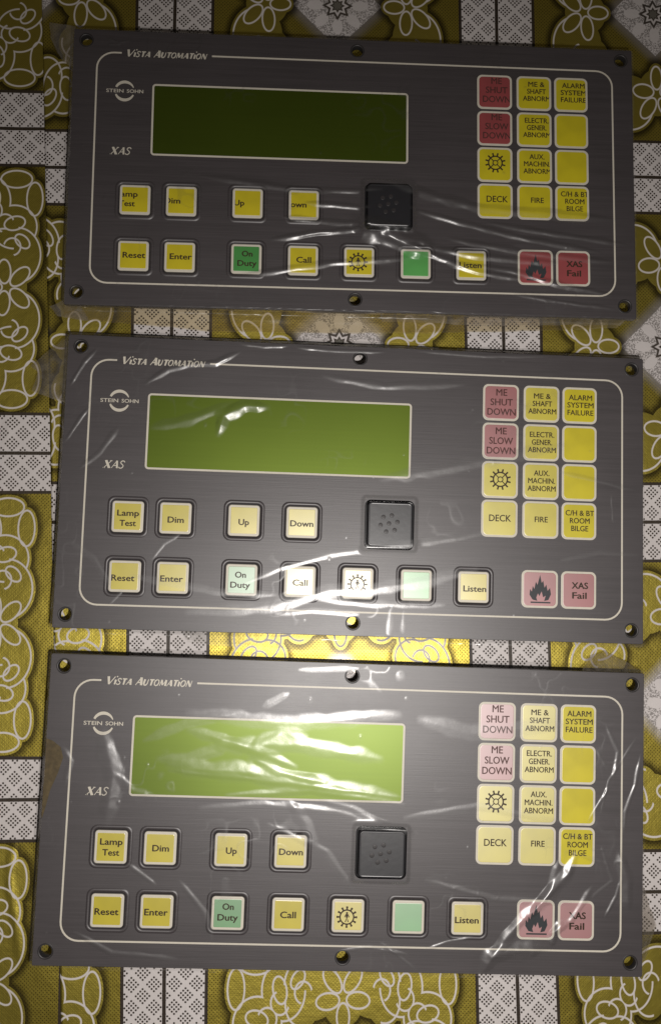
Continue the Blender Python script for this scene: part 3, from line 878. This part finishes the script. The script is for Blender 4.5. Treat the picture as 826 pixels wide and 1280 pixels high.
R3 = [([(52, -45), (90, -47.5), (132, -54), (160, -57)], 4.0, 0.80), ([(72, -35), (112, -33.5), (152, -39)], 3.5, 0.62), ([(60, -28), (84, -34), (112, -44)], 2.4, 0.42),
      ([(47, -42), (60.7, -42.3), (75.6, -37), (76.5, -32), (70.8, -29.4)], 2.6, 0.27),
      ([(91, -41.3), (95.4, -33.7), (103.9, -28.6), (115.5, -29.5)], 3.4, 0.36),
      ([(93, -41.3), (104.6, -46.6), (125.9, -50.8)], 1.8, 0.36),
      ([(52, -47.3), (93.2, -50.5), (162.4, -56.5)], 1.2, 0.21),
      ([(95.7, -15.7), (101.3, -12.8), (106.9, -9.6)], 1.4, 0.15),
      ([(112, 2), (140, 3.5)], 1.0, 0.11),
      ([(177.2, -126.2), (186.7, -123.1), (199.1, -120.6)], 0.9, 0.44),
      ([(203.2, -137.0), (207.9, -129.8), (215.5, -126.6), (232.8, -125.1)], 3.8, 2.07),
      ([(208, -129), (219.1, -115.1), (230.5, -104.9), (243.9, -90.6), (248.6, -80.2)], 2.8, 1.43),
      ([(226, -110), (236, -97), (240, -84)], 2.0, 0.97),
      ([(259.9, -62), (263.7, -46), (272.6, -32), (276.6, -25.4)], 0.8, 0.40),
      ([(271, -71.5), (272.1, -60.5), (276.7, -47.9), (279, -32.9)], 1.1, 0.58),
      ([(269, -80), (273.2, -93.5), (273.3, -106.8)], 2.8, 1.18),
      ([(260.1, -77), (264.1, -89.3)], 0.7, 0.23),
      ([(256.8, -30.9), (262.8, -40.3)], 0.7, 0.20),
      ([(253.2, -66.3), (264.9, -47.8)], 0.8, 0.40),
      ([(35.2, -90.9), (48.7, -99.7)], 1.4, 0.48),
      ([(245.7, -80.4), (263.3, -85.6), (266.1, -93), (251.8, -104.4)], 1.0, 0.34),
      ([(67.5, -64.4), (97.7, -61.7), (132.1, -64.5), (170.7, -72.9)], 2.0, 0.36),
      ([(124.2, -59.2), (139.7, -62.5), (155.3, -69.5)], 1.6, 0.29),
      ([(39.5, -33.6), (58, -25.5), (84.3, -19)], 2.0, 0.19),
      ([(28, -50), (36, -57), (44, -59)], 1.8, 0.43),
      ([(100, -71), (128, -83), (141, -99)], 1.6, 0.30),
      ([(165, -66), (200, -60), (240, -66)], 1.8, 0.27),
      ([(2, -38), (6, -44), (4, -55)], 1.6, 0.48),
      ([(155, -123.5), (163, -129), (172, -136)], 0.9, 0.28),
      ([(12, -122), (30, -131), (60, -133)], 1.4, 0.44),
      ([(60, -20), (110, -24), (160, -18)], 3.0, 0.28),
      ([(80, -58), (120, -55), (164, -60)], 1.6, 0.37),
      ([(172, -20), (196, -26), (240, -20)], 3.5, 0.31),
      ([(110, -60), (118, -70), (122, -82)], 2.5, 0.36),
      ([(20, -30), (26, -50), (24, -72)], 4.0, 1.16),
      ([(236, -118), (246, -112), (256, -96)], 1.6, 0.81),
      ([(236, -124), (238, -118), (242, -112)], 2.2, 1.16),
      ([(262, -110), (268, -100), (270, -92)], 0.9, 0.52),
      ([(176, -95), (210, -103), (245, -104)], 1.6, 0.40),
      ([(60, -98), (72, -112), (76, -124)], 1.6, 0.48),
      ([(262, -20), (268, -32), (266, -44)], 1.2, 0.47),
      ([(135, -128), (150, -126), (168, -129)], 1.0, 0.41)]

K1 = [(-3.9, 0.3), (-4.4, 0), (-4.2, 0), (-4.3, 0), (.4, .3), (.6, .2), (.4, .2), (.4, .3), (-.5, 0), (0, 0), (-.5, 0)]
K2 = [(.2, -.7), (.2, -.8), (0, -.8), (0, -.6), (-.8, -.8), (-.4, -.5), (-.5, 0), (.2, -.5), (-.2, -.4), (0, 0), (.6, -.8)]
K3 = [(.2, 0), (.3, 0), (.3, -.3), (.2, -.2), (-.2, -.4), (-.2, -.2), (.1, .6), (0, -.1), (-.5, -.5), (0, 0), (-.3, -.7)]

p1, part1 = build_panel(1, 'farthest dark grey alarm panel, darkest display, several key words cut off at the left', (-100.71, 280.40, -0.01561), 1.3, 1.1, K1, R1, 0.6, 100)
p2, part2 = build_panel(2, 'middle dark grey alarm panel of the three, glare streak across its lower keys', (-100.32, 121.80, -0.03457), 0.4, 0.2, K2, R2, 0.9, 200)
p3, part3 = build_panel(3, 'nearest dark grey alarm panel, much creased film, brown patch on its left edge', (-105.25, -33.70, -0.04160), 0.4, 1.1, K3, R3, 1.2, 300)

part1('wrap_flap', flap_mesh([(-6, -137.2), (60, -137.2), (136, -137.2), (276, -137.4)], [(-9, -141.5), (64, -146.8), (132, -146.2), (200, -144), (274, -139.8)], -1.5, -9.5, 420, 22, 11, 0.7), M_FOLD)
part1('wrap_flap', flap_mesh([(-6, 8), (-6, -9)], [(-21, 14.6), (-20.7, 6), (-14.1, -6.7), (-8, -10)], -2, -9.0, 40, 30, 12), M_FLAP)
part1('wrap_flap', flap_mesh([(-4, -133), (2, -138)], [(-15.2, -136), (-11.1, -141.2), (4.7, -143.6)], -1.5, -8.5, 40, 22, 13), M_FLAP)
part2('wrap_flap', flap_mesh([(-6.2, 6.5), (-6.4, -26.3)], [(-9, 7.5), (-26.5, -8.9), (-22.5, -11.6), (-25, -21.7), (-15.9, -24.2), (-8, -27)], -1.5, -8.5, 60, 40, 14, 1.1), M_FLAP)
part2('wrap_flap', flap_mesh([(-6, -118), (-6.2, -136)], [(-9.3, -118.8), (-10, -128), (-9.2, -138)], -1.5, -8.5, 40, 12, 15, .7), M_FLAP)
part3('wrap_flap', flap_mesh([(250, 5.4), (281, 5.4)], [(254, 9), (256.5, 12.4), (264.5, 15.4), (282, 7)], -1.5, -8.5, 60, 24, 16), M_FLAP)
part3('wrap_flap', flap_mesh([(280.5, -94), (280.5, -135)], [(283, -94.7), (286, -101), (291, -116), (287.5, -129), (283, -136)], -1.5, -8.5, 60, 24, 17), M_FLAP)
part3('tape_patch', poly_bm([(-6.2, -34), (-3, -35.2), (0.8, -38), (2.2, -42.8), (0.2, -50), (-2.9, -57.9), (-4.6, -66), (-5.8, -70.9), (-6.2, -70)], 0.12, 0.1), M_TAPE)
part2('wrap_flap', flap_mesh([(56, -137.2), (110, -137.2), (176, -137.2)], [(58, -143), (110, -146.5), (174, -145)], -2.0, -4.0, 240, 22, 18, .16), M_SHEEN)
part1('wrap_flap', flap_mesh([(150, -137.2), (200, -137.2), (276, -137.4)], [(152, -140.5), (200, -141.5), (274, -139.5)], -1.0, -5.0, 240, 16, 19, .5), M_FLAP)
